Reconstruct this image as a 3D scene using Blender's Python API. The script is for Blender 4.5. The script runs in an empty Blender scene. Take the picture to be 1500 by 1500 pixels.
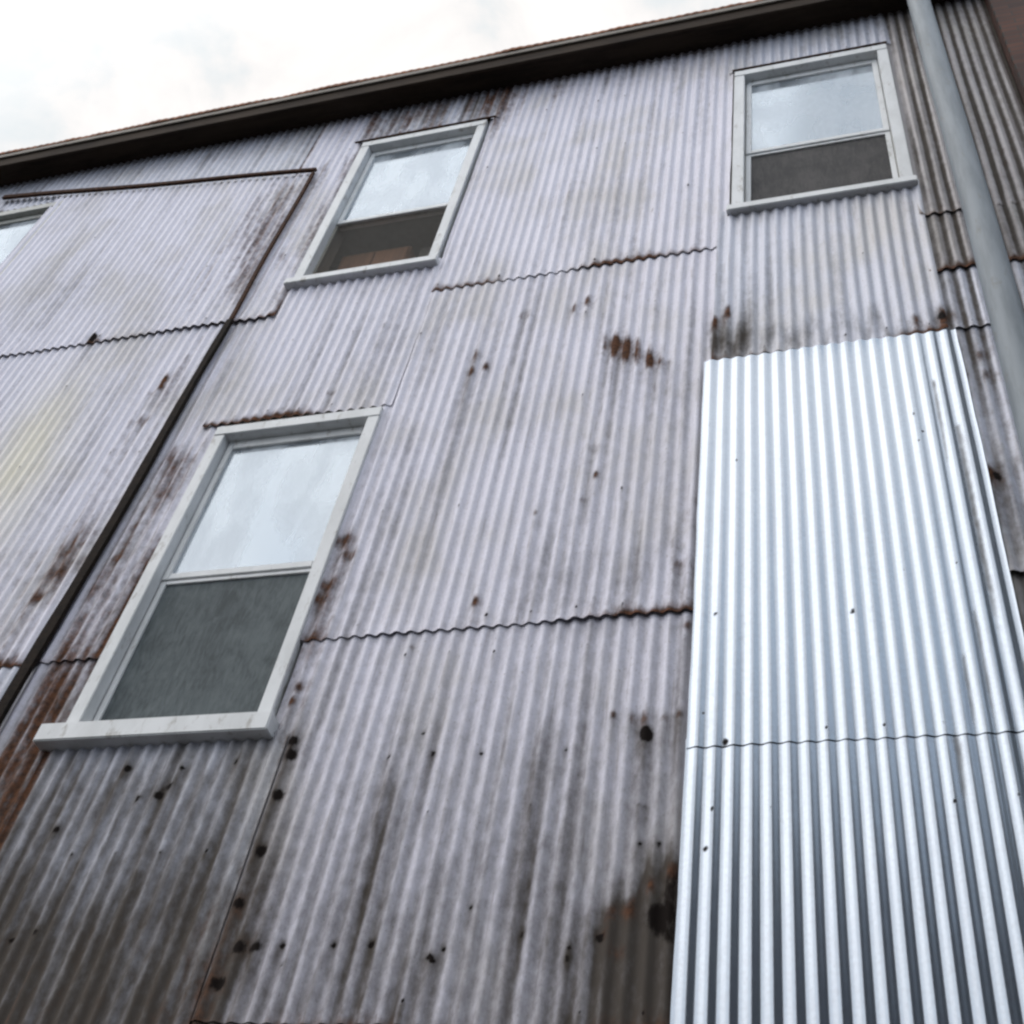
import bpy, bmesh, math, random
import numpy as np
from mathutils import Matrix, Vector

random.seed(7)
rng = np.random.RandomState(11)
C = bpy.context.scene.collection
R = math.radians
PITCH = 0.0762          # corrugation pitch (3 inch)
AMP = 0.0088            # half depth of a corrugation
# stains on the old sheets: (x, z, radius x, radius z) in metres on the wall
RUST = [(-1.355, 8.03, 0.096, 0.165), (-1.266, 7.987, 0.06, 0.104), (-1.174, 7.872, 0.068, 0.116), (-1.39, 8.091, 0.04, 0.069), (-1.109, 7.828, 0.042, 0.072), (-1.599, 8.618, 0.042, 0.076), (-1.694, 8.56, 0.038, 0.068), (-2.02, 8.56, 0.039, 0.069), (-2.306, 8.148, 0.043, 0.072), (-2.298, 7.971, 0.037, 0.062), (-2.191, 8.008, 0.033, 0.054), (-0.682, 8.224, 0.041, 0.076), (-0.739, 8.124, 0.042, 0.075), (0.403, 7.881, 0.033, 0.062), (0.551, 7.879, 0.05, 0.095), (0.569, 7.31, 0.03, 0.054), (0.561, 7.128, 0.027, 0.047), (0.7, 7.473, 0.027, 0.051), (0.707, 7.312, 0.026, 0.048), (0.588, 6.484, 0.049, 0.081), (-1.024, 7.788, 0.033, 0.057), (-2.772, 6.458, 0.043, 0.058), (-2.7, 6.339, 0.033, 0.045), (-2.78, 6.109, 0.033, 0.042), (-2.791, 6.008, 0.032, 0.041), (-2.729, 5.391, 0.026, 0.031), (-2.741, 5.305, 0.026, 0.03), (-0.794, 6.512, 0.028, 0.043), (-0.792, 6.327, 0.027, 0.041), (-0.887, 6.041, 0.02, 0.029), (-0.802, 6.007, 0.02, 0.029), (-0.821, 5.622, 0.028, 0.039), (-1.916, 5.892, 0.025, 0.035), (-3.237, 7.927, 0.03, 0.047), (-1.411, 7.041, 0.032, 0.049), (-1.38, 6.798, 0.027, 0.042), (-1.406, 6.603, 0.03, 0.045), (-1.244, 9.734, 0.02, 0.041), (-1.681, 6.532, 0.02, 0.029), (-2.187, 5.614, 0.015, 0.018), (-4.684, 8.22, 0.03, 0.044), (-4.635, 8.374, 0.029, 0.045), (-4.604, 7.891, 0.034, 0.049), (-4.63, 8.29, 0.03, 0.044), (-4.22, 6.498, 0.024, 0.031), (-4.592, 6.397, 0.034, 0.042), (-4.614, 6.202, 0.029, 0.035), (-1.01, 5.089, 0.03, 0.038), (-0.905, 5.083, 0.024, 0.031), (-1.056, 5.092, 0.024, 0.03), (-1.134, 5.116, 0.021, 0.027), (-0.846, 5.098, 0.021, 0.027), (-1.08, 4.146, 0.032, 0.035), (-1.099, 4.06, 0.021, 0.022), (-0.839, 4.32, 0.043, 0.048), (-0.929, 4.262, 0.037, 0.042), (-1.002, 4.16, 0.043, 0.046), (-1.026, 3.977, 0.03, 0.033), (-5.524, 9.054, 0.047, 0.072), (-0.086, 5.615, 0.015, 0.021), (-0.696, 5.662, 0.016, 0.022), (-0.709, 4.409, 0.016, 0.019), (-0.766, 5.092, 0.012, 0.015), (-2.096, 4.28, 0.018, 0.019)]
HOLES = [(-2.668, 5.059, 0.033, 0.036), (-2.651, 4.979, 0.039, 0.044), (-2.649, 4.757, 0.035, 0.038), (-2.638, 4.456, 0.037, 0.038), (-2.659, 4.207, 0.032, 0.032), (-2.597, 4.005, 0.037, 0.036), (-2.517, 4.005, 0.036, 0.036), (-2.629, 3.848, 0.042, 0.04), (-0.98, 4.994, 0.035, 0.045), (-0.99, 5.013, 0.026, 0.034), (-2.376, 3.931, 0.017, 0.017), (-0.966, 4.625, 0.012, 0.013), (-0.973, 4.447, 0.011, 0.013), (-0.897, 4.445, 0.011, 0.013), (-0.846, 4.459, 0.011, 0.012), (-0.858, 4.173, 0.068, 0.074), (-0.824, 4.29, 0.058, 0.065), (-0.894, 4.116, 0.062, 0.068), (-0.827, 4.059, 0.061, 0.066), (-1.098, 4.046, 0.024, 0.025), (-3.228, 4.822, 0.029, 0.031), (-3.26, 4.766, 0.025, 0.027), (-3.363, 4.751, 0.022, 0.023), (-3.494, 4.933, 0.023, 0.024), (-2.922, 4.945, 0.018, 0.02), (-3.193, 4.919, 0.019, 0.02), (-2.404, 4.02, 0.019, 0.018), (-2.179, 4.019, 0.015, 0.014), (-2.018, 4.019, 0.017, 0.017), (-1.746, 3.947, 0.016, 0.017), (-1.763, 3.961, 0.017, 0.017), (-1.714, 3.999, 0.014, 0.015), (-1.212, 4.004, 0.013, 0.014), (-1.214, 3.954, 0.013, 0.013), (-1.407, 4.061, 0.013, 0.014), (-1.635, 4.181, 0.011, 0.012), (-5.548, 9.106, 0.048, 0.073), (-2.021, 5.074, 0.013, 0.016), (-1.948, 4.954, 0.014, 0.016), (-1.72, 4.942, 0.012, 0.016), (-1.332, 4.947, 0.013, 0.015), (-2.159, 4.946, 0.013, 0.016), (0.533, 7.884, 0.029, 0.055), (-3.732, 4.593, 0.022, 0.022), (-3.585, 4.069, 0.017, 0.016), (-3.69, 4.037, 0.021, 0.019), (0.634, 6.476, 0.027, 0.045)]

# ------------------------------------------------------------------ noise
def vnoise(x, y, seed):
    x = np.asarray(x, float); y = np.asarray(y, float)
    x, y = np.broadcast_arrays(x, y)
    xi = np.floor(x).astype(np.int64); yi = np.floor(y).astype(np.int64)
    fx = x - xi; fy = y - yi
    fx = fx * fx * (3 - 2 * fx); fy = fy * fy * (3 - 2 * fy)
    def h(a, b):
        n = (a * 374761393 + b * 668265263 + seed * 974634527) & 0xFFFFFFFF
        n = ((n ^ (n >> 13)) * 1274126177) & 0xFFFFFFFF
        n = n ^ (n >> 16)
        return (n & 0xFFFF) / 65535.0
    a = h(xi, yi); b = h(xi + 1, yi); c = h(xi, yi + 1); d = h(xi + 1, yi + 1)
    return (a * (1 - fx) + b * fx) * (1 - fy) + (c * (1 - fx) + d * fx) * fy

def fbm(x, y, seed, o=4):
    s = 0; a = .5; t = 0
    for k in range(o):
        s = s + a * vnoise(x * 2 ** k, y * 2 ** k, seed + k * 17); t += a; a *= .5
    return s / t

def sstep(a, b, x):
    t = np.clip((x - a) / (b - a), 0, 1)
    return t * t * (3 - 2 * t)

# ------------------------------------------------------------------ materials
def new_mat(name):
    m = bpy.data.materials.new(name); m.use_nodes = True
    nt = m.node_tree
    for n in list(nt.nodes): nt.nodes.remove(n)
    out = nt.nodes.new('ShaderNodeOutputMaterial')
    b = nt.nodes.new('ShaderNodeBsdfPrincipled')
    nt.links.new(b.outputs[0], out.inputs[0])
    return m, nt, b, out

class NB:
    def __init__(s, nt): s.nt = nt
    def n(s, t, **k):
        n = s.nt.nodes.new(t)
        for a, v in k.items(): setattr(n, a, v)
        return n
    def l(s, a, b): s.nt.links.new(a, b)
    def noise(s, vec, scale, detail=4, rough=.55, dist=0):
        n = s.n('ShaderNodeTexNoise'); n.inputs['Scale'].default_value = scale
        n.inputs['Detail'].default_value = detail; n.inputs['Roughness'].default_value = rough
        n.inputs['Distortion'].default_value = dist
        s.l(vec, n.inputs['Vector']); return n.outputs['Fac']
    def vscale(s, vec, sx, sy, sz):
        m = s.n('ShaderNodeMapping'); m.inputs['Scale'].default_value = (sx, sy, sz)
        s.l(vec, m.inputs['Vector']); return m.outputs[0]
    def ramp(s, fac, p):
        r = s.n('ShaderNodeValToRGB'); e = r.color_ramp.elements
        while len(e) < len(p): e.new(.5)
        for q, (pos, col) in zip(e, p):
            q.position = pos; q.color = (*col, 1) if len(col) == 3 else col
        s.l(fac, r.inputs[0]); return r.outputs[0]
    def rng(s, v, a, b, c=0., d=1.):
        m = s.n('ShaderNodeMapRange'); m.interpolation_type = 'SMOOTHSTEP'
        for i, q in zip((1, 2, 3, 4), (a, b, c, d)): m.inputs[i].default_value = q
        s.l(v, m.inputs[0]); return m.outputs[0]
    def math(s, op, a, b=None):
        m = s.n('ShaderNodeMath', operation=op)
        for i, q in enumerate((a, b)):
            if q is None: continue
            if isinstance(q, (int, float)): m.inputs[i].default_value = q
            else: s.l(q, m.inputs[i])
        return m.outputs[0]
    def mix(s, fac, a, b, mode='MIX'):
        m = s.n('ShaderNodeMix', data_type='RGBA', blend_type=mode)
        if isinstance(fac, (int, float)): m.inputs[0].default_value = fac
        else: s.l(fac, m.inputs[0])
        for i, q in ((6, a), (7, b)):
            if isinstance(q, tuple): m.inputs[i].default_value = (*q, 1)
            else: s.l(q, m.inputs[i])
        return m.outputs[2]
    def attr(s, name):
        a = s.n('ShaderNodeAttribute'); a.attribute_name = name; return a.outputs['Fac']
    def bump(s, h, strength, dist, b):
        n = s.n('ShaderNodeBump'); n.inputs['Strength'].default_value = strength
        n.inputs['Distance'].default_value = dist
        s.l(h, n.inputs['Height']); s.l(n.outputs[0], b.inputs['Normal'])

def sheet_material(name, light, dark, metal, rough, spec_noise=.1, clean=False):
    m, nt, b, out = new_mat(name); N = NB(nt)
    co = N.n('ShaderNodeTexCoord').outputs['Object']
    streak = N.noise(N.vscale(co, 26, 26, 1.3), 1.0, 5, .6)
    broad = N.noise(N.vscale(co, 1.0, 1.0, .6), 1.6, 5, .6)
    fine = N.noise(co, 60, 3, .6)
    fleck = N.noise(N.vscale(co, 1, 1, .55), 24, 5, .65)
    v = N.math('ADD', N.math('MULTIPLY', streak, .5), N.math('MULTIPLY', broad, .5))
    base = N.mix(N.rng(v, .28, .74), light, dark)
    if not clean:
        base = N.mix(N.math('MULTIPLY', N.rng(broad, .45, .7), .5), base, (.44, .415, .375))
    base = N.mix(N.math('MULTIPLY', N.rng(fine, .35, .75), .16), base, (.22, .2, .2))
    if not clean:
        sp_ = N.noise(N.vscale(co, 1, 1, .45), 95, 4, .7)
        base = N.mix(N.math('MULTIPLY', N.rng(sp_, .58, .72), .5), base, (.17, .135, .11))
        ln = N.noise(N.vscale(co, 62, 62, 3.0), 1.0, 4, .65)
        base = N.mix(N.math('MULTIPLY', N.rng(ln, .56, .74), .42), base, (.20, .155, .13))
    # pale yellow patch
    base = N.mix(N.attr('tint'), base, (.74, .69, .50))
    # dirt, and the painted vignette darkening of the lower wall
    g = N.math('ADD', N.attr('grime_shade'), N.math('MULTIPLY', N.math('SUBTRACT', fleck, .5), .7))
    g = N.math('MULTIPLY', N.rng(g, .05, 1.15), N.rng(N.attr('grime_shade'), .02, .2))
    base = N.mix(g, base, (.080, .069, .060))
    # rust
    r0 = N.attr('rust')
    rr = N.math('ADD', r0, N.math('MULTIPLY', N.math('SUBTRACT', fleck, .5), .9))
    rr = N.math('MULTIPLY', N.rng(rr, .16, 1.05), N.rng(r0, .03, .24))
    rc = N.mix(N.rng(N.noise(co, 35, 4), .3, .7), (.135, .062, .035), (.052, .031, .023))
    base = N.mix(rr, base, rc)
    h = N.attr('hole')
    hh = N.math('MULTIPLY', N.rng(N.math('ADD', h, N.math('MULTIPLY', N.math('SUBTRACT', fleck, .5), 1.3)), .3, .8), N.rng(h, .12, .4))
    base = N.mix(hh, base, (.012, .009, .008))
    N.l(base, b.inputs['Base Color'])
    cover = N.math('MAXIMUM', N.math('MAXIMUM', rr, hh), g)
    inv = N.math('SUBTRACT', 1.0, cover)
    N.l(N.math('MULTIPLY', inv, metal), b.inputs['Metallic'])
    rn = N.math('ADD', N.math('MULTIPLY', N.math('SUBTRACT', fleck, .5), spec_noise), rough)
    N.l(N.math('ADD', rn, N.math('MULTIPLY', cover, .3)), b.inputs['Roughness'])
    N.l(N.math('ADD', N.math('MULTIPLY', inv, .45), .05), b.inputs['Specular IOR Level'])
    N.bump(fleck, .04 if clean else .12, .004, b)
    return m

def simple(name, col, col2, rough=.6, metal=0., scale=12, stretch=(1, 1, 1), bump=.1, dirt=None, lo=.35, hi=.7):
    m, nt, b, out = new_mat(name); N = NB(nt)
    co = N.n('ShaderNodeTexCoord').outputs['Object']
    n = N.noise(N.vscale(co, *stretch), scale, 5, .6)
    c = N.mix(N.rng(n, lo, hi), col, col2)
    if dirt:
        c = N.mix(N.math('MULTIPLY', N.rng(N.noise(N.vscale(co, 1, 1, .4), scale * 2.3, 5, .65), .56, .72), dirt[1]), c, dirt[0])
    N.l(c, b.inputs['Base Color'])
    b.inputs['Roughness'].default_value = rough; b.inputs['Metallic'].default_value = metal
    if rough > .8: b.inputs['Specular IOR Level'].default_value = .12
    N.bump(n, bump, .004, b)
    return m

M = {}
M['old'] = sheet_material('weathered_sheet', (.67, .66, .745), (.575, .565, .64), .14, .54)
M['oldgrey'] = sheet_material('grey_sheet', (.56, .575, .655), (.45, .46, .525), .22, .48)
M['brown'] = sheet_material('browned_sheet', (.40, .375, .385), (.27, .25, .25), .2, .52)
M['galv'] = sheet_material('new_galvanised', (.365, .405, .455), (.325, .36, .41), .97, .24, .05, clean=True)
M['paint'] = simple('white_paint', (.70, .71, .715), (.60, .61, .61), .5, scale=7, stretch=(1, 1, .5), bump=.1, dirt=((.22, .19, .15), .6))
M['paintold'] = simple('old_paint', (.46, .46, .43), (.33, .33, .30), .5, scale=9, bump=.1, dirt=((.14, .12, .09), .6))
M['rustiron'] = simple('rusted_iron', (.085, .04, .024), (.03, .02, .016), .85, scale=30, bump=.3)
M['nearblack'] = simple('near_black', (.022, .015, .011), (.009, .007, .006), .85, scale=30, bump=.3)
M['fascia'] = simple('fascia_paint', (.115, .095, .07), (.075, .062, .046), .6, scale=6, stretch=(.4, 1, 1), dirt=((.06, .025, .012), .8))
M['soffit'] = simple('soffit_board', (.050, .036, .026), (.026, .019, .015), .85, scale=8, stretch=(.2, 1, 1))
M['roofrust'] = simple('rusted_roof', (.22, .085, .038), (.09, .04, .024), .85, scale=16, bump=.3)
M['pole'] = simple('grey_painted_steel', (.235, .265, .29), (.165, .19, .21), .6, 0., scale=7, stretch=(2, 2, .25), bump=.08, dirt=((.16, .15, .13), .5))
M['timber'] = simple('old_timber', (.34, .32, .28), (.26, .24, .2), .9, scale=10, stretch=(1, 1, .2))
M['cupboard'] = simple('brown_wood', (.50, .22, .10), (.34, .15, .07), .6, scale=8, stretch=(4, 4, .4))
M['paleboard'] = simple('pale_wood', (.5, .46, .4), (.4, .36, .3), .7, scale=8)
M['ground'] = simple('asphalt', (.055, .055, .056), (.035, .034, .034), .9, scale=3, bump=.3)

def screen_mat(name, col, col2, alpha):
    m, nt, b, out = new_mat(name); N = NB(nt)
    co = N.n('ShaderNodeTexCoord').outputs['Object']
    n1 = N.noise(N.vscale(co, 34, 34, 7), 1.0, 5, .65, 1.2)
    n2 = N.noise(co, 4.0, 5, .65, .5)
    v = N.math('ADD', N.math('MULTIPLY', n1, .5), N.math('MULTIPLY', n2, .5))
    N.l(N.mix(N.rng(v, .34, .66), col, col2), b.inputs['Base Color'])
    b.inputs['Roughness'].default_value = .75
    tr = N.n('ShaderNodeBsdfTransparent'); mx = N.n('ShaderNodeMixShader')
    mx.inputs[0].default_value = alpha
    N.l(tr.outputs[0], mx.inputs[1]); N.l(b.outputs[0], mx.inputs[2]); N.l(mx.outputs[0], out.inputs[0])
    return m
M['screen'] = screen_mat('grey_insect_mesh', (.040, .052, .057), (.115, .138, .145), .85)
M['veil'] = screen_mat('room_veil', (.060, .055, .047), (.075, .068, .057), .27)
M['screen2'] = screen_mat('brown_insect_mesh', (.022, .021, .022), (.075, .068, .066), .85)

def glass_mat(name, ior, dust_reflect):
    m, nt, b, out = new_mat(name); N = NB(nt)
    nt.nodes.remove(b)
    co = N.n('ShaderNodeTexCoord').outputs['Object']
    fr = N.n('ShaderNodeFresnel'); fr.inputs['IOR'].default_value = ior
    gl = N.n('ShaderNodeBsdfGlossy'); gl.inputs['Roughness'].default_value = .11
    gl.inputs['Color'].default_value = (.80, .90, 1, 1)
    tr = N.n('ShaderNodeBsdfTransparent'); tr.inputs['Color'].default_value = (.80, .84, .84, 1)
    bp = N.n('ShaderNodeBump'); bp.inputs['Strength'].default_value = .03; bp.inputs['Distance'].default_value = .01
    N.l(N.noise(co, 1.6, 0, .5), bp.inputs['Height'])
    N.l(bp.outputs[0], gl.inputs['Normal'])
    mx = N.n('ShaderNodeMixShader')
    N.l(fr.outputs[0], mx.inputs[0]); N.l(tr.outputs[0], mx.inputs[1]); N.l(gl.outputs[0], mx.inputs[2])
    cloud_map = N.n('ShaderNodeMapping'); cloud_map.inputs['Rotation'].default_value = (0, R(-38), 0); cloud_map.inputs['Scale'].default_value = (3.6, 1, 1.3); N.l(co, cloud_map.inputs['Vector'])   # slanted pale bands: cloud reflection painted into the dusty film
    df = N.n('ShaderNodeBsdfDiffuse'); df.inputs['Color'].default_value = (.68, .73, .78, 1)
    m2 = N.n('ShaderNodeMixShader')
    N.l(N.rng(N.noise(cloud_map.outputs[0], 1.0, 4, .55, .3), .36, .66, dust_reflect * .35, dust_reflect * 1.45), m2.inputs[0])
    N.l(mx.outputs[0], m2.inputs[1]); N.l(df.outputs[0], m2.inputs[2]); N.l(m2.outputs[0], out.inputs[0])
    return m
M['glass'] = glass_mat('old_window_glass', 3.4, .42)

M['render'] = simple('slate_render', (.145, .165, .205), (.11, .125, .155), .9, scale=2, bump=.2)

def brick_mat():
    m, nt, b, out = new_mat('dark_brick'); N = NB(nt)
    co = N.n('ShaderNodeTexCoord').outputs['Object']
    sp = N.n('ShaderNodeSeparateXYZ'); N.l(co, sp.inputs[0])
    cb = N.n('ShaderNodeCombineXYZ')
    N.l(N.math('ADD', sp.outputs[0], sp.outputs[1]), cb.inputs[0]); N.l(sp.outputs[2], cb.inputs[1])
    t = N.n('ShaderNodeTexBrick')
    t.inputs['Color1'].default_value = (.13, .05, .03, 1); t.inputs['Color2'].default_value = (.06, .026, .019, 1)
    t.inputs['Mortar'].default_value = (.05, .042, .036, 1); t.inputs['Scale'].default_value = 1
    t.inputs['Brick Width'].default_value = .225; t.inputs['Row Height'].default_value = .075
    t.inputs['Mortar Size'].default_value = .006
    N.l(cb.outputs[0], t.inputs['Vector'])
    n = N.noise(co, 3, 5)
    N.l(N.mix(N.rng(n, .3, .7), t.outputs[0], N.mix(.5, t.outputs[0], (.03, .02, .018))), b.inputs['Base Color'])
    b.inputs['Roughness'].default_value = .9
    N.bump(t.outputs['Fac'], -.5, .006, b)
    return m
M['brick'] = brick_mat()

# ------------------------------------------------------------------ object helpers
def link(name, me, mat, parent=None, smooth=False):
    o = bpy.data.objects.new(name, me); C.objects.link(o)
    me.materials.append(mat)
    if smooth: me.polygons.foreach_set('use_smooth', [True] * len(me.polygons))
    if parent: o.parent = parent
    return o

def empty(name, label, cat, loc=(0, 0, 0), group=None):
    o = bpy.data.objects.new(name, None); C.objects.link(o)
    o.location = loc; o['label'] = label; o['category'] = cat
    if group: o['group'] = group
    return o

def boxes(name, bl, mat, parent=None, bevel=.003, jitter=0):
    me = bpy.data.meshes.new(name); bm = bmesh.new()
    for (x0, x1, y0, y1, z0, z1) in bl:
        g = bmesh.ops.create_cube(bm, size=1)
        for v in g['verts']:
            v.co.x = x0 + (v.co.x + .5) * (x1 - x0) + random.uniform(-jitter, jitter)
            v.co.y = y0 + (v.co.y + .5) * (y1 - y0)
            v.co.z = z0 + (v.co.z + .5) * (z1 - z0) + random.uniform(-jitter, jitter)
    if bevel: bmesh.ops.bevel(bm, geom=bm.edges[:], offset=bevel, segments=2, affect='EDGES')
    bm.to_mesh(me); bm.free()
    return link(name, me, mat, parent)

def grid_mesh(name, P, attrs=None):
    nz, nx = P.shape[:2]
    me = bpy.data.meshes.new(name)
    me.vertices.add(nx * nz); me.vertices.foreach_set('co', P.reshape(-1).astype(np.float32))
    i = np.arange(nx * nz).reshape(nz, nx)
    q = np.stack([i[:-1, :-1], i[:-1, 1:], i[1:, 1:], i[1:, :-1]], -1).reshape(-1, 4)
    nf = len(q)
    me.loops.add(nf * 4); me.loops.foreach_set('vertex_index', q.reshape(-1).astype(np.int32))
    me.polygons.add(nf); me.polygons.foreach_set('loop_start', np.arange(0, nf * 4, 4, dtype=np.int32))
    me.polygons.foreach_set('loop_total', np.full(nf, 4, np.int32))
    me.update(calc_edges=True)
    for k, a in (attrs or {}).items():
        at = me.attributes.new(k, 'FLOAT', 'POINT'); at.data.foreach_set('value', a.reshape(-1).astype(np.float32))
    me.validate()
    return me

# zones of dirt and rust on the wall: (x0, x1, z0, z1, strength)
RUSTZ = [(-4.30, -3.97, 3.3, 7.55, .88), (-4.36, -4.0, 9.1, 11.6, .52), (-4.85, -4.38, 9.3, 11.45, .58),
         (-4.75, -4.40, 6.2, 8.6, .42), (-5.3, -4.5, 5.5, 6.9, .30), (-2.80, -2.66, 5.0, 6.6, .5), (-2.45, -1.2, 9.1, 9.5, .2), (-2.3, -1.1, 5.7, 6.0, .3), (-4.05, -2.74, 11.85, 12.6, .27),
         (.60, 1.36, 9.0, 12.6, .24), (.60, 1.36, 7.6, 9.1, .20), (.58, 1.0, 5.6, 7.8, .26), (-.80, -.70, 7.7, 8.4, .3),
         (-.95, -.77, 5.7, 6.8, .28), (-4.3, -2.6, 11.2, 12.6, .18), (-1.1, -.75, 3.2, 4.4, .12), (-2.8, -2.5, 3.2, 4.9, .16), (-4.6, -2.6, 3.0, 4.2, .25),
         (-1.6, -1.05, 8.1, 8.9, .20), (-2.3, -1.9, 12.0, 12.6, .2), (-12, .6, 12.1, 12.6, .22), (-3.0, -2.5, 11.6, 12.6, .35)]
GRIMEZ = [(.58, 1.36, 7.6, 12.7, .25), (-4.05, -2.74, 11.85, 12.6, .25), (-4.3, -3.95, 3.3, 7.5, .35), (-3.9, -2.75, 4.7, 5.08, .38), (-.8, -.5, 7.72, 8.2, .36),
          (-.8, .60, 7.70, 8.0, .5), (-12, .6, 12.15, 12.7, .34), (-2.82, -2.45, 5.0, 7.4, .22), (-1.9, -.78, 5.7, 6.3, .22), (-1.22, -.78, 3.2, 4.15, .45), (-1.06, -.78, 3.2, 4.3, .5), (-.97, -.78, 3.2, 4.4, .6), (-.88, -.78, 3.2, 4.5, .6),
          (.58, 1.36, 4.9, 6.6, .35), (-2.8, -2.5, 3.2, 4.8, .22), (-3.55, -3.4, 3.2, 4.9, .2), (-2.16, -2.06, 3.2, 4.95, .3), (-1.48, -1.40, 3.2, 5.1, .25)]

def zone(x, z, q, seed):
    x0, x1, z0, z1, s = q
    ex = .04; ez = .3
    z = z + .5 * (fbm(x * 17, z * .8, seed + 9, 3) - .5)
    m = sstep(x0 - ex, x0 + ex, x) * (1 - sstep(x1 - ex, x1 + ex, x)) * sstep(z0 - ez, z0 + ez, z) * (1 - sstep(z1 - ez * .6, z1 + ez * .3, z))
    st = fbm(x * 24, z * .9, seed, 3) * .7 + fbm(x * 9, z * 2.2, seed + 5, 3) * .5
    return s * m * np.clip((st - .28) * 2.2, 0, 1.3)

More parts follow.
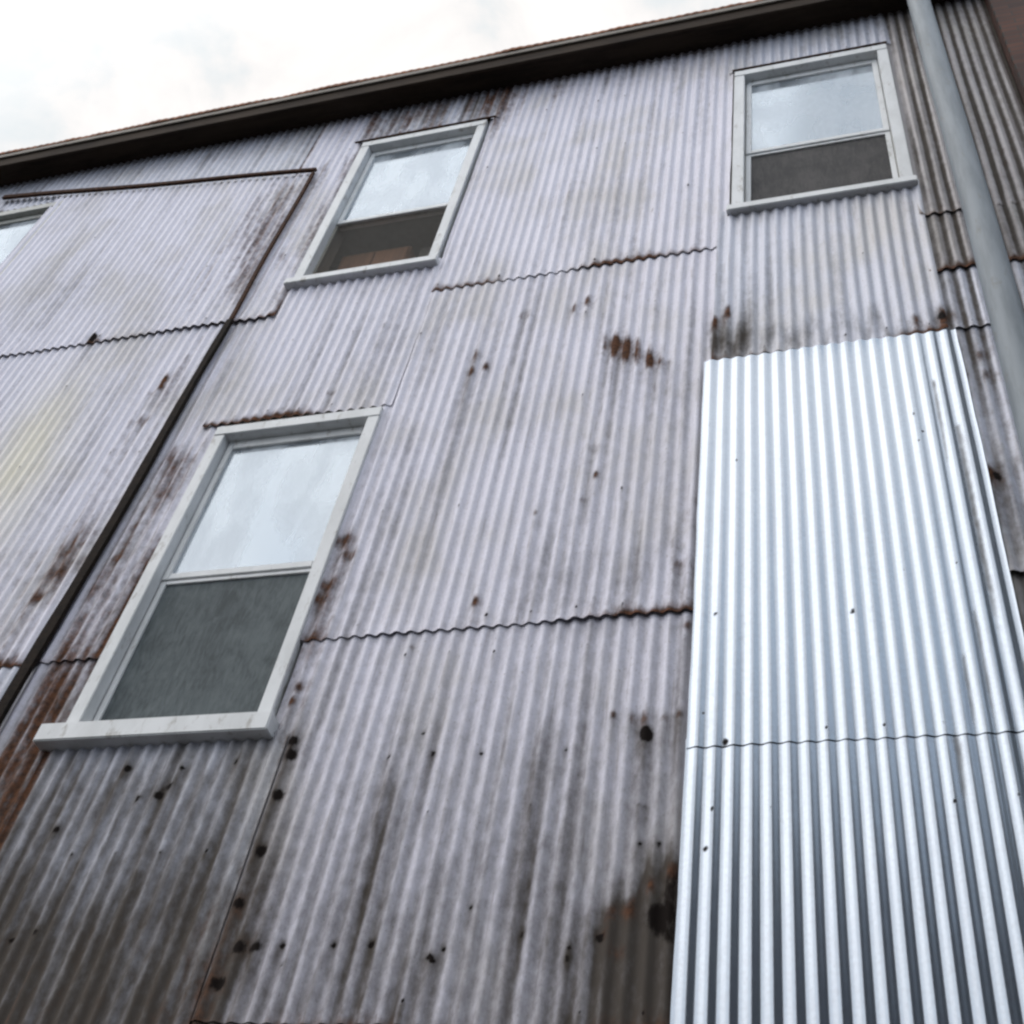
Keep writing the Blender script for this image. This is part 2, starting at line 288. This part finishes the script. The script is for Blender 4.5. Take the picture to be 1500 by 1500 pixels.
# dark runs in the valleys and small marks on the new sheets
GALVS = [(.268, 4.93, .014, .38), (.345, 5.35, .012, .45), (.42, 5.6, .012, .7), (.50, 6.9, .016, 1.6), (.425, 7.3, .010, .8), (.575, 5.3, .014, .6)]
GALVD = [(-.694, 5.66, .014), (-.086, 5.615, .014), (-.71, 4.41, .014), (-.735, 5.08, .008), (-.76, 7.1, .01), (-.755, 6.9, .007), (.30, 7.0, .010), (.33, 6.85, .009), (-.64, 4.92, .018)]
SEED = [100]
def sheet(parent, x0, x1, z0, z1, lay, mat='old', lift=.010, edge_rust=.5, label=None, ztop=None, rag=.006,
          grime_shade=1.0, rust=1.0, skew=0., side_rust=0., dents=1.0, tint=None, dz=.018, top_lift=0.):
    SEED[0] += 31; sd = SEED[0]
    dx = PITCH / 12
    nx = int((x1 - x0) / dx) + 1; nz = int((z1 - z0) / dz) + 1
    xs = np.linspace(x0, x1, nx)[None, :]
    t = np.linspace(0, 1, nz)[:, None]
    zb = z0 + rag * (fbm(xs * 1.3, 0 * xs, sd) - .5) * 2 + rag * .6 * (vnoise(xs * 9, 0 * xs, sd + 3) - .5)
    zt = (z1 if ztop is None else ztop(xs)) + rag * (fbm(xs * 1.7, 0 * xs + 5, sd) - .5)
    z = zb + t * (zt - zb)
    x = xs + skew * (z - z0) + .0035 * (vnoise(z * .8, 0 * z, sd + 9) - .5) * 2 + 0 * z
    x = x - .011 * (fbm(z * 2.2, 0 * z, sd + 81, 3) - .35) * np.exp(-(xs - x0) / .025) + .011 * (fbm(z * 2.2, 0 * z + 4, sd + 83, 3) - .35) * np.exp(-(x1 - xs) / .025)
    ph = 2 * np.pi * (xs + 0 * z) / PITCH
    am = AMP * (.62 if mat == 'galv' else 1) * (1 + .10 * (fbm(xs * 3, z * .6, sd + 21) - .5))
    lf = lift * np.clip(3.0 * fbm(xs * 1.5, 0 * z, sd + 33, 3) - .85, .02, 1.7) * np.exp(-(z - zb) / .13)
    lf = lf + top_lift * (.35 + 1.3 * fbm(xs * 2.1, 0 * z, sd + 35, 3)) * np.exp(-(zt - z) / .10)
    dn = dents * (.007 * (fbm(xs * 1.4, z * .7, sd + 41, 3) - .5) + .003 * (fbm(xs * 6, z * 3, sd + 43, 3) - .5))
    y = -.014 - lay * .0052 - lf - am * np.cos(ph) - np.abs(dn)
    P = np.stack([x, y + 0 * x, z + 0 * x], -1)
    crest = .45 + .55 * np.clip(.5 + np.cos(ph), 0, 1)
    ru = np.zeros_like(x); gr = np.zeros_like(x); ho = np.zeros_like(x); tn = np.zeros_like(x)
    if rust:
        for q in RUSTZ:
            if q[1] < x0 - .1 or q[0] > x1 + .1 or q[3] < z0 - .3 or q[2] > z1 + .3: continue
            ru += rust * zone(x, z, q, 7)
        for (cx, cz, rx, rz) in RUST:
            if cx < x0 - .3 or cx > x1 + .3 or cz < z0 - .6 or cz > z1 + .6: continue
            ddx = (x - cx) / (rx * 1.0); ddz = (z - cz) / (rz * 1.0)
            ru += .95 * np.exp(-.9 * (ddx ** 2 + ddz ** 2)) * crest * (.35 + 1.1 * fbm(x * 30, z * 5, 88, 2))
            gr += .30 * np.exp(-ddx ** 2) * np.where(z < cz, np.exp(-(cz - z) / (rz * 6)), np.exp(-ddz ** 2))
    if grime_shade:
        for q in GRIMEZ:
            if q[1] < x0 - .1 or q[0] > x1 + .1 or q[3] < z0 - .3 or q[2] > z1 + .3: continue
            gr += grime_shade * zone(x, z, q, 57)
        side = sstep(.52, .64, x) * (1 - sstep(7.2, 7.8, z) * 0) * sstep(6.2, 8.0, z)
        gr += grime_shade * side * .95 * np.clip(np.cos(ph + np.pi - .4) + .15, 0, 1) * (.45 + .8 * fbm(x * 6, z * .6, 83, 3))
        # dirt plus painted vignette darkening over the lower wall, and thin runs everywhere
        low_shade = (1 - sstep(3.3, 6.3, z)) * (.90 + .12 * (1 - sstep(-3.4, -1.2, x))) + .62 * (1 - sstep(3.9, 5.2, z)) * (1 - sstep(-2.95, -2.55, x))
        gr += grime_shade * low_shade * np.clip(.50 + .42 * (fbm(x * 18, z * .9, 77, 3) - .25), 0, 1.2) * (.85 + .3 * fbm(x * 2, z * 2.5, 78, 3))
        gr += grime_shade * .42 * np.clip(fbm(x * 21, z * .6, 79, 3) - .48, 0, 1) * 2
        gr += grime_shade * .22 * np.clip(fbm(x * 3.1, z * .8, sd + 71, 4) - .45, 0, 1) * 2 * (.5 + fbm(x * 25, z * 1.5, 73, 2))
        gr += grime_shade * .12 * np.clip(np.cos(ph + np.pi), 0, 1) * fbm(x * 5, z * .5, 80, 3) * 1.4
        for (cx, cz, rx, rz) in HOLES:
            if cx < x0 - .2 or cx > x1 + .2 or cz < z0 - .5 or cz > z1 + .5: continue
            ddx = (x - cx) / (rx * .8); ddz = (z - cz) / (rz * .8)
            ho += (1.1 if rx < .05 else .62) * np.exp(-.8 * (ddx ** 2 + ddz ** 2)) * (1 if rx < .05 else (.55 + .9 * fbm(x * 26, z * 9, 95, 3)))
            gr += .32 * np.exp(-.5 * (ddx ** 2)) * np.where(z < cz, np.exp(-(cz - z) / (rz * 5)), np.exp(-.3 * ddz ** 2))
            if .02 < rx < .05: ru += .2 * np.exp(-.25 * (ddx ** 2 + ddz ** 2))
    # nail heads along the rails, on every third crest, some missing
    rows = [z0 + .07] + list(np.arange(z0 + .95, z1 - .1, .92))
    for zi, zr in enumerate(rows):
        k0 = int(np.ceil(x0 / PITCH)); k1 = int(np.floor(x1 / PITCH))
        for k in range(k0, k1 + 1):
            if (k + zi) % 3 or random.random() < .3: continue
            cx = k * PITCH; cz = zr + random.uniform(-.02, .02); st = random.uniform(.45, 1.1)
            i0, i1 = np.searchsorted(xs[0], [cx - .05, cx + .05]); sl_ = (slice(None), slice(i0, i1))
            ex_ = np.exp(-((x[sl_] - cx) / .0085) ** 2); zz_ = z[sl_]
            ho[sl_] += st * ex_ * np.exp(-((zz_ - cz) / .013) ** 2)
            gr[sl_] += (.10 if mat == 'galv' else .35 * st) * np.exp(-((x[sl_] - cx) / .010) ** 2) * np.where(zz_ < cz, np.exp(-(cz - zz_) / random.uniform(.05, .25)), 0)
    if mat == 'galv':
        gr += .20 * np.clip(fbm(x * 14, z * .5, 301, 3) - .5, 0, 1) * 2 + .10 * np.clip(fbm(x * 3, z * 2, 302, 4) - .45, 0, 1)
        for (cx, cz, rx, l) in GALVS:
            gr += .5 * np.exp(-((x - cx) / rx) ** 2) * sstep(cz - l, cz - l * .7, z) * (1 - sstep(cz - .05, cz, z))
        for (cx, cz, rr_) in GALVD:
            ho += 1.0 * np.exp(-(((x - cx) / rr_) ** 2 + ((z - cz) / (rr_ * 1.3)) ** 2))
    # rusted lower edge
    er = edge_rust * np.clip(3.2 * fbm(x * 2.0, 0 * z, sd + 61, 3) - .95, .05, 1.5) * np.exp(-np.clip(z - zb, 0, 9) / (.030 + .05 * fbm(x * 5, 0 * z, sd + 63)))
    ru += er * 1.2
    if side_rust: ru += side_rust * (np.exp(-(x - x0) / .02) + np.exp(-(x1 - x) / .02)) * fbm(x * 0, z * 2.5, sd + 67, 3) * 1.5
    if tint: tn = tint(x, z)
    me = grid_mesh('corrugated_sheet', P, dict(rust=np.clip(ru, 0, 1.3), grime_shade=np.clip(gr, 0, 1.1), hole=np.clip(ho, 0, 1.2), tint=np.clip(tn, 0, 1)))
    o = link('corrugated_sheet', me, M[mat], parent, True)
    if label: o['label'] = label
    return o

# ------------------------------------------------------------------ the corrugated iron building
B = empty('corrugated_building', 'tall weathered building clad in rusty corrugated iron with sash windows', 'building')

WIN = [(-8.35, -7.11, 9.41, 11.86), (-3.985, -2.815, 9.41, 11.85), (-3.965, -2.815, 5.075, 7.67), (-.672, .532, 9.455, 11.86)]

def body():
    X0, X1, Y0, Y1, ZT = -13.0, 1.345, .035, .16, 12.55
    bl = []
    # columns of the front wall, split round the window openings and butted end to end
    cols = [(X0, -8.25, None), (-8.25, -7.21, [WIN[0]]), (-7.21, -3.885, None), (-3.885, -2.895, [WIN[2], WIN[1]]), (-2.895, -.58, None), (-.58, .44, [WIN[3]]), (.44, X1, None)]
    for a, b, ws in cols:
        z = 0.
        for w in ws or []:
            bl.append((a, b, Y0, Y1, z, w[2] + .06)); z = w[3] - .1
        bl.append((a, b, Y0, Y1, z, ZT))
    bl += [(X0, X0 + .15, Y1, 7.0, 0, ZT), (X1 - .15, X1, Y1, 7.0, 0, ZT), (X0 + .15, X1 - .15, 6.85, 7.0, 0, ZT)]
    bl += [(X0 + .15, X1 - .15, Y1, 6.85, 8.72, 8.9), (X0 + .15, X1 - .15, Y1, 6.85, 4.3, 4.5), (X0 + .15, X1 - .15, Y1, 6.85, 12.35, 12.5)]
    boxes('wall', bl, M['timber'], B, 0)
body()

# rows of sheets, from the eaves down
ZE = 12.56
sheet(B, -12.6, -7.05, 11.885, ZE, 0, 'oldgrey', edge_rust=.6)
sheet(B, -7.15, -4.45, 11.0, ZE, .3, 'oldgrey', edge_rust=.2)
sheet(B, -12.6, -8.30, 9.03, 12.0, -.2, 'oldgrey', edge_rust=.6)
sheet(B, -4.55, -4.00, 9.03, ZE, 1, 'old', side_rust=.8, edge_rust=.9, lift=.016, rag=.01, label='narrow rust streaked corrugated sheet beside the upper window')
sheet(B, -4.07, -2.72, 11.895, ZE, 2, 'oldgrey', edge_rust=.8, label='short browned corrugated sheet over the upper middle window')
sheet(B, -2.79, -.685, 9.06, ZE, 1, 'old', edge_rust=1.0, side_rust=.25, lift=.014)
sheet(B, -.72, .57, 11.90, ZE, 2, 'oldgrey', edge_rust=.3)
sheet(B, .525, 1.345, 9.06, ZE, 1, 'brown', edge_rust=.6, lift=.016, label='brown streaked corrugated sheet behind the grey pole')
topline = lambda x: 11.36 + .2 * (-4.366 - x)
sheet(B, -7.22, -4.36, 9.03, 11.9, 4, 'old', ztop=topline, edge_rust=.7, side_rust=.3, lift=.012, top_lift=.006, label='broad corrugated sheet with a slanting rusty top edge')
def yellow(x, z):
    c = -5.42 + (z - 7.6) * -.02
    return .58 * np.exp(-((x - c - .22 * (z - 7.6) * -.4) / .30) ** 2) * np.exp(-((z - 7.6) / .95) ** 2) * (.5 + .7 * fbm(x * 8, z * .8, 91, 3))
sheet(B, -9.0, -4.35, 5.66, 9.2, 2, 'old', edge_rust=.6, side_rust=.3, tint=yellow, label='corrugated sheet with a pale yellow tint left of the long dark strip')
sheet(B, -9.0, -4.35, 2.6, 5.8, 1, 'oldgrey', edge_rust=.5)
sheet(B, -4.44, -3.93, 5.68, 9.2, 0, 'old', edge_rust=1.0, side_rust=.5, label='narrow rust streaked corrugated sheet beside the lower window')
sheet(B, -4.10, -2.77, 7.715, 9.52, 1, 'old', edge_rust=1.1, lift=.012)
sheet(B, -2.845, -.70, 5.71, 9.2, 0, 'old', edge_rust=.75, side_rust=.2, lift=.013)
sheet(B, -.765, .550, 7.735, 9.54, 2.8, 'oldgrey', edge_rust=.8, lift=.012, skew=.006)
sheet(B, .52, 1.345, 8.38, 9.2, .5, 'brown', edge_rust=.9, lift=.022)
sheet(B, .52, 1.345, 7.75, 8.5, 0, 'oldgrey', edge_rust=.9, lift=.024)
sheet(B, .52, 1.345, 5.79, 7.9, -.5, 'oldgrey', edge_rust=.9, lift=.02)
sheet(B, .52, 1.345, 2.6, 5.9, -1, 'brown', edge_rust=.5)
sheet(B, -4.40, -3.90, 2.6, 5.8, -.5, 'old', edge_rust=.5, side_rust=.4)
sheet(B, -4.02, -3.455, 2.6, 5.12, .5, 'oldgrey', side_rust=.5)
sheet(B, -3.52, -2.70, 2.6, 5.12, 1.2, 'oldgrey', side_rust=.3, label='dirty corrugated sheet under the lower window')
sheet(B, -2.80, -.74, 3.69, 5.85, -.8, 'old', lift=.004, edge_rust=.35, side_rust=.4)
sheet(B, -2.80, -.74, 1.4, 3.85, -1.6, 'brown', edge_rust=.3)
gl = dict(grime_shade=0., rust=0., dents=.55, dz=.02)
sheet(B, -.805, .590, 4.905, 7.715, 5.0, 'galv', edge_rust=.0, lift=.0015, top_lift=.01, rag=.008, skew=0., label='bright new galvanised corrugated sheet', **gl)
sheet(B, -.807, .582, 1.8, 4.95, 4.2, 'galv', edge_rust=0, lift=.004, rag=.005, label='lower bright galvanised corrugated sheet', **gl)

# rusted flashings and one plain dark strip round the left hand sheets
def bar(name, pts, w, d, mat, parent):
    """flat bar along points (x, y, z); w across the wall, d out of the wall"""
    me = bpy.data.meshes.new(name); bm = bmesh.new(); rings = []
    n = len(pts)
    for i, p in enumerate(pts):
        a = Vector(pts[max(i - 1, 0)]); b = Vector(pts[min(i + 1, n - 1)])
        tdir = (b - a).normalized(); side = tdir.cross(Vector((0, 1, 0))).normalized()
        ww = w(i / (n - 1)) if callable(w) else w
        p = Vector(p); o = Vector((0, d / 2, 0))
        rings.append([bm.verts.new(p + side * ww / 2 - o), bm.verts.new(p + side * ww / 2 + o), bm.verts.new(p - side * ww / 2 + o), bm.verts.new(p - side * ww / 2 - o)])
    for r0, r1 in zip(rings, rings[1:]):
        for k in range(4): bm.faces.new((r0[k], r0[(k + 1) % 4], r1[(k + 1) % 4], r1[k]))
    bm.faces.new(rings[0]); bm.faces.new(rings[-1][::-1])
    bmesh.ops.recalc_face_normals(bm, faces=bm.faces)
    bm.to_mesh(me); bm.free()
    return link(name, me, mat, parent)
zz = np.linspace(9.0, 2.6, 60)
o = bar('edge_strip', [(-4.325 - .075 * (9 - z) / 5.4 + .008 * math.sin(z * 2.1), -.062, z) for z in zz], lambda t: .044 + .02 * min(t * 3, 1) + .007 * math.sin(t * 41) * math.sin(t * 17), .03, M['nearblack'], B)
o['label'] = 'long dark strip down the wall'
zz = np.linspace(11.37, 9.02, 30)
o = bar('edge_strip', [(-4.335 + .006 * math.sin(z * 3), -.058, z) for z in zz], lambda t: .028, .022, M['rustiron'], B)
o['label'] = 'thin rusty upright strip'
xx = np.linspace(-7.93, -4.32, 40)
o = bar('edge_strip', [(x, -.060, 11.425 + .2 * (-4.366 - x) + .012 * math.sin(x * 2.3)) for x in xx], lambda t: .050 - .018 * t, .03, M['rustiron'], B)
o['label'] = 'slanting rusty strip above the broad sheet'

# ------------------------------------------------------------------ eaves
def roof():
    # corrugated roof sheet, its rusty edge overhanging the fascia
    X0, X1 = -13.3, 1.345
    nx = int((X1 - X0) / (PITCH / 6)); ny = 14
    xs = np.linspace(X0, X1, nx)[None, :]; t = np.linspace(0, 1, ny)[:, None]
    ye = -.275 + .014 * (vnoise(xs * 1.6, 0 * xs, 501) - .5) + .01 * (vnoise(xs * 6, 0 * xs, 502) - .5)
    y = ye + t * (7.3 - ye); z = 12.795 + (y + .275) * .32 + (.007) * np.cos(2 * np.pi * xs / PITCH) + .012 * (vnoise(xs * 1.1, 0 * xs, 503) - .5)
    P = np.stack([xs + 0 * y, y, z], -1)
    P2 = P.copy(); P2[..., 2] -= .048
    me = grid_mesh('roof', np.concatenate([P2[::-1][-1:], P, P[-1:]], 0))
    o = link('roof', me, M['roofrust'], B, True); o['label'] = 'rusty corrugated roof edge'
    boxes('fascia', [(X0, X1, -.250, -.222, 12.50, 12.765)], M['soffit'], o, .004)
    boxes('gutter_lip', [(X0, X1, -.272, -.2505, 12.665, 12.745)], M['fascia'], o, .008)
    boxes('soffit', [(X0, X1, -.2215, .03, 12.565, 12.60)], M['soffit'], o, 0)
roof()

# ------------------------------------------------------------------ windows
def window(w, rail, label, front=-.046, sill=None, paint='paint', lower='screen', screen='screen', cw=(.082, .078, .09), sillh=.075, silld=.032, siln=.05):
    x0, x1, z0, z1 = w; m = M[paint]
    L, Rr, T = cw
    zs = z0 + sillh
    W = boxes('window', [(x0, x0 + L, front, .034, zs, z1 - T), (x1 - Rr, x1, front, .034, zs, z1 - T), (x0, x1, front - .004, .034, z1 - T, z1)], m, B, .004, .002)
    W['label'] = label
    sx0, sx1 = sill or (x0 - siln, x1 + siln)
    boxes('sill', [(sx0, sx1, front - silld, .034, z0, zs)], m, W, .006, .002)
    a, b, c, d = x0 + L, x1 - Rr, zs, z1 - T                     # the opening inside the casing
    # jamb lining behind the casing
    boxes('jamb', [(a - .018, a, .0345, .15, c, d), (b, b + .018, .0345, .15, c, d), (a - .018, b + .018, .0345, .15, d, d + .018)], M['paintold'] if paint != 'paint' else m, W, .002)
    s = .042
    # upper sash, in front; lower sash, behind it
    a += .006; b -= .006
    yu0, yu1, yl0, yl1 = .020, .0535, .0555, .0895
    us = boxes('sash', [(a, a + s, yu0, yu1, rail, d), (b - s, b, yu0, yu1, rail, d), (a + s, b - s, yu0, yu1, d - .075, d), (a + s, b - s, yu0, yu1, rail, rail + .05)], m, W, .004, .001)
    boxes('pane', [(a + s - .004, b - s + .004, .037, .041, rail + .046, d - .071)], M['glass'], us, 0)
    if lower == 'open':
        boxes('sash', [(a, a + s, yl0, yl1, rail, d - .02), (b - s, b, yl0, yl1, rail, d - .02), (a + s, b - s, yl0, yl1, rail, rail + .05), (a + s, b - s, yl0, yl1, d - .07, d - .02)], m, W, .004)
        boxes('screen_or_added_veil', [(a + .002, b - .002, 0.043, .046, c + .002, rail - .004)], M['veil'], W, 0)  # sheer sheet added to lift the dark room behind to grey
    else:
        ls = boxes('sash', [(a, a + s, yl0, yl1, c, rail + .045), (b - s, b, yl0, yl1, c, rail + .045), (a + s, b - s, yl0, yl1, c, c + .07), (a + s, b - s, yl0, yl1, rail, rail + .045)], m, W, .004)
        boxes('pane', [(a + s - .004, b - s + .004, .0725, .0765, c + .066, rail + .004)], M['glass'], ls, 0)
        fr = boxes('screen_frame', [(a, a + .036, 0.031, .0535, c, rail - .002), (b - .036, b, 0.031, .0535, c, rail - .002), (a + .036, b - .036, 0.031, .0535, c, c + .025), (a + .036, b - .036, 0.031, .0535, rail - .03, rail - .002)], m, W, .002)
        boxes('screen_or_added_veil', [(a + .034, b - .034, 0.043, .046, c + .022, rail - .027)], M[screen], fr, 0)
    return W
window(WIN[0], 10.46, 'window at the far left with grey head board', front=-.030, paint='paintold', lower='glass')
window(WIN[1], 10.455, 'upper window with its lower sash raised behind an added sheer veil that greys the room', sill=(-4.02, -2.80), lower='open')
window(WIN[2], 6.31, 'tall lower window with a deep sill and grey screen', sill=(-4.06, -2.775), sillh=.11, silld=.052)
window(WIN[3], 10.46, 'upper window by the pole with a dark screen', sill=(-.70, .552), screen='screen2')

# head flashings: thin rusty line over the window heads
for (a, b, z) in ((-4.07, -2.74, 11.878), (-.69, .54, 11.885)):
    boxes('edge_strip', [(a, b, -.056, -.04, z, z + .012)], M['rustiron'], B, .001)

# ------------------------------------------------------------------ what shows inside the open window
K = empty('wooden_cupboard', 'brown wooden cupboard standing inside the upper window with a raised sash', 'cupboard', (-3.60, .42, 8.9))
def at(o, loc):
    o.location = loc; return o
boxes('body', [(-.30, .30, -.15, .25, 0, 1.47)], M['cupboard'], K, .006)
boxes('door', [(-.29, -.005, -.17, -.152, .05, 1.43)], M['cupboard'], K, .004)
boxes('door', [(.005, .29, -.17, -.152, .05, 1.43)], M['cupboard'], K, .004)
pb = boxes('pale_board', [(-.05, .05, -.012, .012, 0, 1.55)], M['paleboard'], None, .003)
pb.location = (-3.21, .36, 8.9); pb['label'] = 'narrow pale board upright beside the brown cupboard inside the window'; pb['category'] = 'board'

# ------------------------------------------------------------------ steel pole in front of the wall
def lathe(name, prof, mat, parent, seg=40, wob=0):
    me = bpy.data.meshes.new(name); bm = bmesh.new(); rings = []
    for (r, z) in prof:
        ox = wob * math.sin(z * .9); oy = wob * .5 * math.sin(z * 1.3)
        rings.append([bm.verts.new((ox + r * math.cos(2 * math.pi * k / seg), oy + r * math.sin(2 * math.pi * k / seg), z)) for k in range(seg)])
    for a, b in zip(rings, rings[1:]):
        for k in range(seg): bm.faces.new((a[k], a[(k + 1) % seg], b[(k + 1) % seg], b[k]))
    bm.faces.new(rings[-1]); bm.faces.new(rings[0][::-1])
    bm.to_mesh(me); bm.free()
    o = link(name, me, mat, parent, True)
    return o
pole = empty('steel_pole', 'light grey round steel pole rising past the eaves at the right', 'pole', (.808, -.30, 0))
lathe('shaft', [(.088, 0)] + [(.087 - .0003 * z, z) for z in np.linspace(.1, 15.4, 60)] + [(.08, 15.42)], M['pole'], pole, wob=.006)
lathe('base_flange', [(.15, 0), (.15, .02), (.09, .022), (.085, .10)], M['pole'], pole)

# ------------------------------------------------------------------ brick neighbour
N_ = empty('brick_building', 'dark brown brick building adjoining the corrugated wall at the top right', 'building', (1.35, 0, 0))
def off(bl): return [(a - 1.35, b - 1.35, c, d, e, f) for a, b, c, d, e, f in bl]
boxes('wall', off([(1.35, 9.3, -.12, 7.0, 0, 14.6)]), M['brick'], N_, .004)
boxes('coping', off([(1.33, 9.35, -.17, 7.05, 14.6, 14.72)]), M['paleboard'], N_, .01)

# ------------------------------------------------------------------ warehouse across the alley (it shades and mirrors in the lower wall)
Wh = empty('warehouse', 'slate grey rendered warehouse across the alley from the corrugated wall', 'building', (8, -11, 0))
boxes('wall', [(-7.0, 26, -5, 3.6, 0, 10.8)], M['render'], Wh, .01)
boxes('roof', [(-7.15, 26.15, -5.15, 3.75, 10.8, 11.0)], M['soffit'], Wh, .01)
for k in range(4):
    wx = -5.6 + k * 3.4
    for wz in (1.2, 5.0):
        wf = boxes('window', [(wx, wx + 1.2, 3.602, 3.66, wz, wz + .08), (wx, wx + 1.2, 3.602, 3.66, wz + 1.92, wz + 2.), (wx, wx + .08, 3.602, 3.66, wz + .08, wz + 1.92), (wx + 1.12, wx + 1.2, 3.602, 3.66, wz + .08, wz + 1.92)], M['paintold'], Wh, .004)
        boxes('pane', [(wx + .08, wx + 1.12, 3.602, 3.62, wz + .08, wz + 1.92)], M['nearblack'], wf, 0)

# ------------------------------------------------------------------ ground
gm = boxes('ground', [(-300, 300, -300, 300, -.4, 0)], M['ground'], None, 0)
gm['kind'] = 'structure'

# ------------------------------------------------------------------ sky and light
SUN_EL, SUN_AZ = 57, -66      # azimuth: 0 is straight out from the wall (-y), negative to the left
SUND = Vector((math.cos(R(SUN_EL)) * math.sin(R(SUN_AZ)), -math.cos(R(SUN_EL)) * math.cos(R(SUN_AZ)), math.sin(R(SUN_EL))))
def world():
    w = bpy.data.worlds.new('World'); bpy.context.scene.world = w; w.use_nodes = True
    nt = w.node_tree; N = NB(nt)
    bg = nt.nodes['Background']
    sky = N.n('ShaderNodeTexSky', sky_type='NISHITA'); sky.sun_disc = False
    sky.sun_elevation = R(SUN_EL); sky.sun_rotation = R(180 - SUN_AZ); sky.altitude = 50
    sky.air_density = 1.0; sky.dust_density = 2.0
    g = N.n('ShaderNodeTexCoord').outputs['Generated']
    # overcast: a broad bright part of the cloud deck round the hidden sun, darker blue grey cloud away from it
    dp = N.n('ShaderNodeVectorMath', operation='DOT_PRODUCT'); N.l(g, dp.inputs[0]); dp.inputs[1].default_value = tuple(SUND)
    n1 = N.noise(N.vscale(g, 1, 1, 1.3), 2.2, 7, .55, .6)
    n2 = N.noise(g, 7.5, 6, .58, .5)
    v = N.math('ADD', N.math('MULTIPLY', n1, .5), N.math('MULTIPLY', n2, .5))
    lobe = N.math('ADD', dp.outputs['Value'], N.math('MULTIPLY', N.math('SUBTRACT', v, .5), 2.6))
    cl = N.ramp(N.rng(lobe, -.1, 1.0), [(0, (4.0, 4.9, 6.2)), (.40, (6.2, 6.9, 7.7)), (.66, (8.8, 9.2, 9.7)), (1., (11.2, 11.1, 11.1))])
    gaps = N.mix(.5, sky.outputs[0], (6., 7.8, 9.6))
    sk = N.mix(N.math('MULTIPLY', N.rng(v, .46, .36), .6), cl, gaps)
    # behind the roof the cloud is thinner and more even, with faint blue grey gaps
    sep = N.n('ShaderNodeSeparateXYZ'); N.l(g, sep.inputs[0])
    n3 = N.noise(N.vscale(g, 1, 1, 1), 6.5, 6, .55, .4)
    bk = N.ramp(N.rng(n3, .34, .60), [(0, (4.75, 5.05, 5.2)), (.38, (5.7, 5.6, 5.55)), (1., (6.5, 6.25, 6.1))])
    sk = N.mix(N.rng(sep.outputs[1], .0, .30), sk, bk)
    N.l(sk, bg.inputs[0]); bg.inputs[1].default_value = .09
world()
sl = bpy.data.lights.new('sun', 'SUN'); sl.energy = .5; sl.angle = R(60); sl.color = (1, .96, .92)
so = bpy.data.objects.new('sun', sl); C.objects.link(so)
d = SUND
so.rotation_euler = d.to_track_quat('Z', 'Y').to_euler(); so.location = d * 40

# ------------------------------------------------------------------ camera
cd = bpy.data.cameras.new('camera'); co_ = bpy.data.objects.new('camera', cd); C.objects.link(co_)
rt = Vector((0.95829803, 0.24801101, 0.1419698)); up = Vector((0.09481359, -0.74459072, 0.66075339)); fw = Vector((-0.26958351, 0.61973801, 0.73705463))
co_.matrix_world = Matrix(((rt.x, up.x, -fw.x, 0), (rt.y, up.y, -fw.y, -4.1868), (rt.z, up.z, -fw.z, 1.6), (0, 0, 0, 1)))
cd.sensor_width = 36; cd.angle = R(44.628); cd.clip_end = 2000; cd.clip_start = .05
sc = bpy.context.scene; sc.camera = co_
sc.view_settings.view_transform = 'Standard'; sc.view_settings.look = 'None'
sc.view_settings.exposure = .90; sc.view_settings.gamma = 1
sc.cycles.max_bounces = 8; sc.cycles.transparent_max_bounces = 12; sc.cycles.use_denoising = True
sc.cycles.pixel_filter_type = 'BLACKMAN_HARRIS'; sc.cycles.filter_width = 2.5
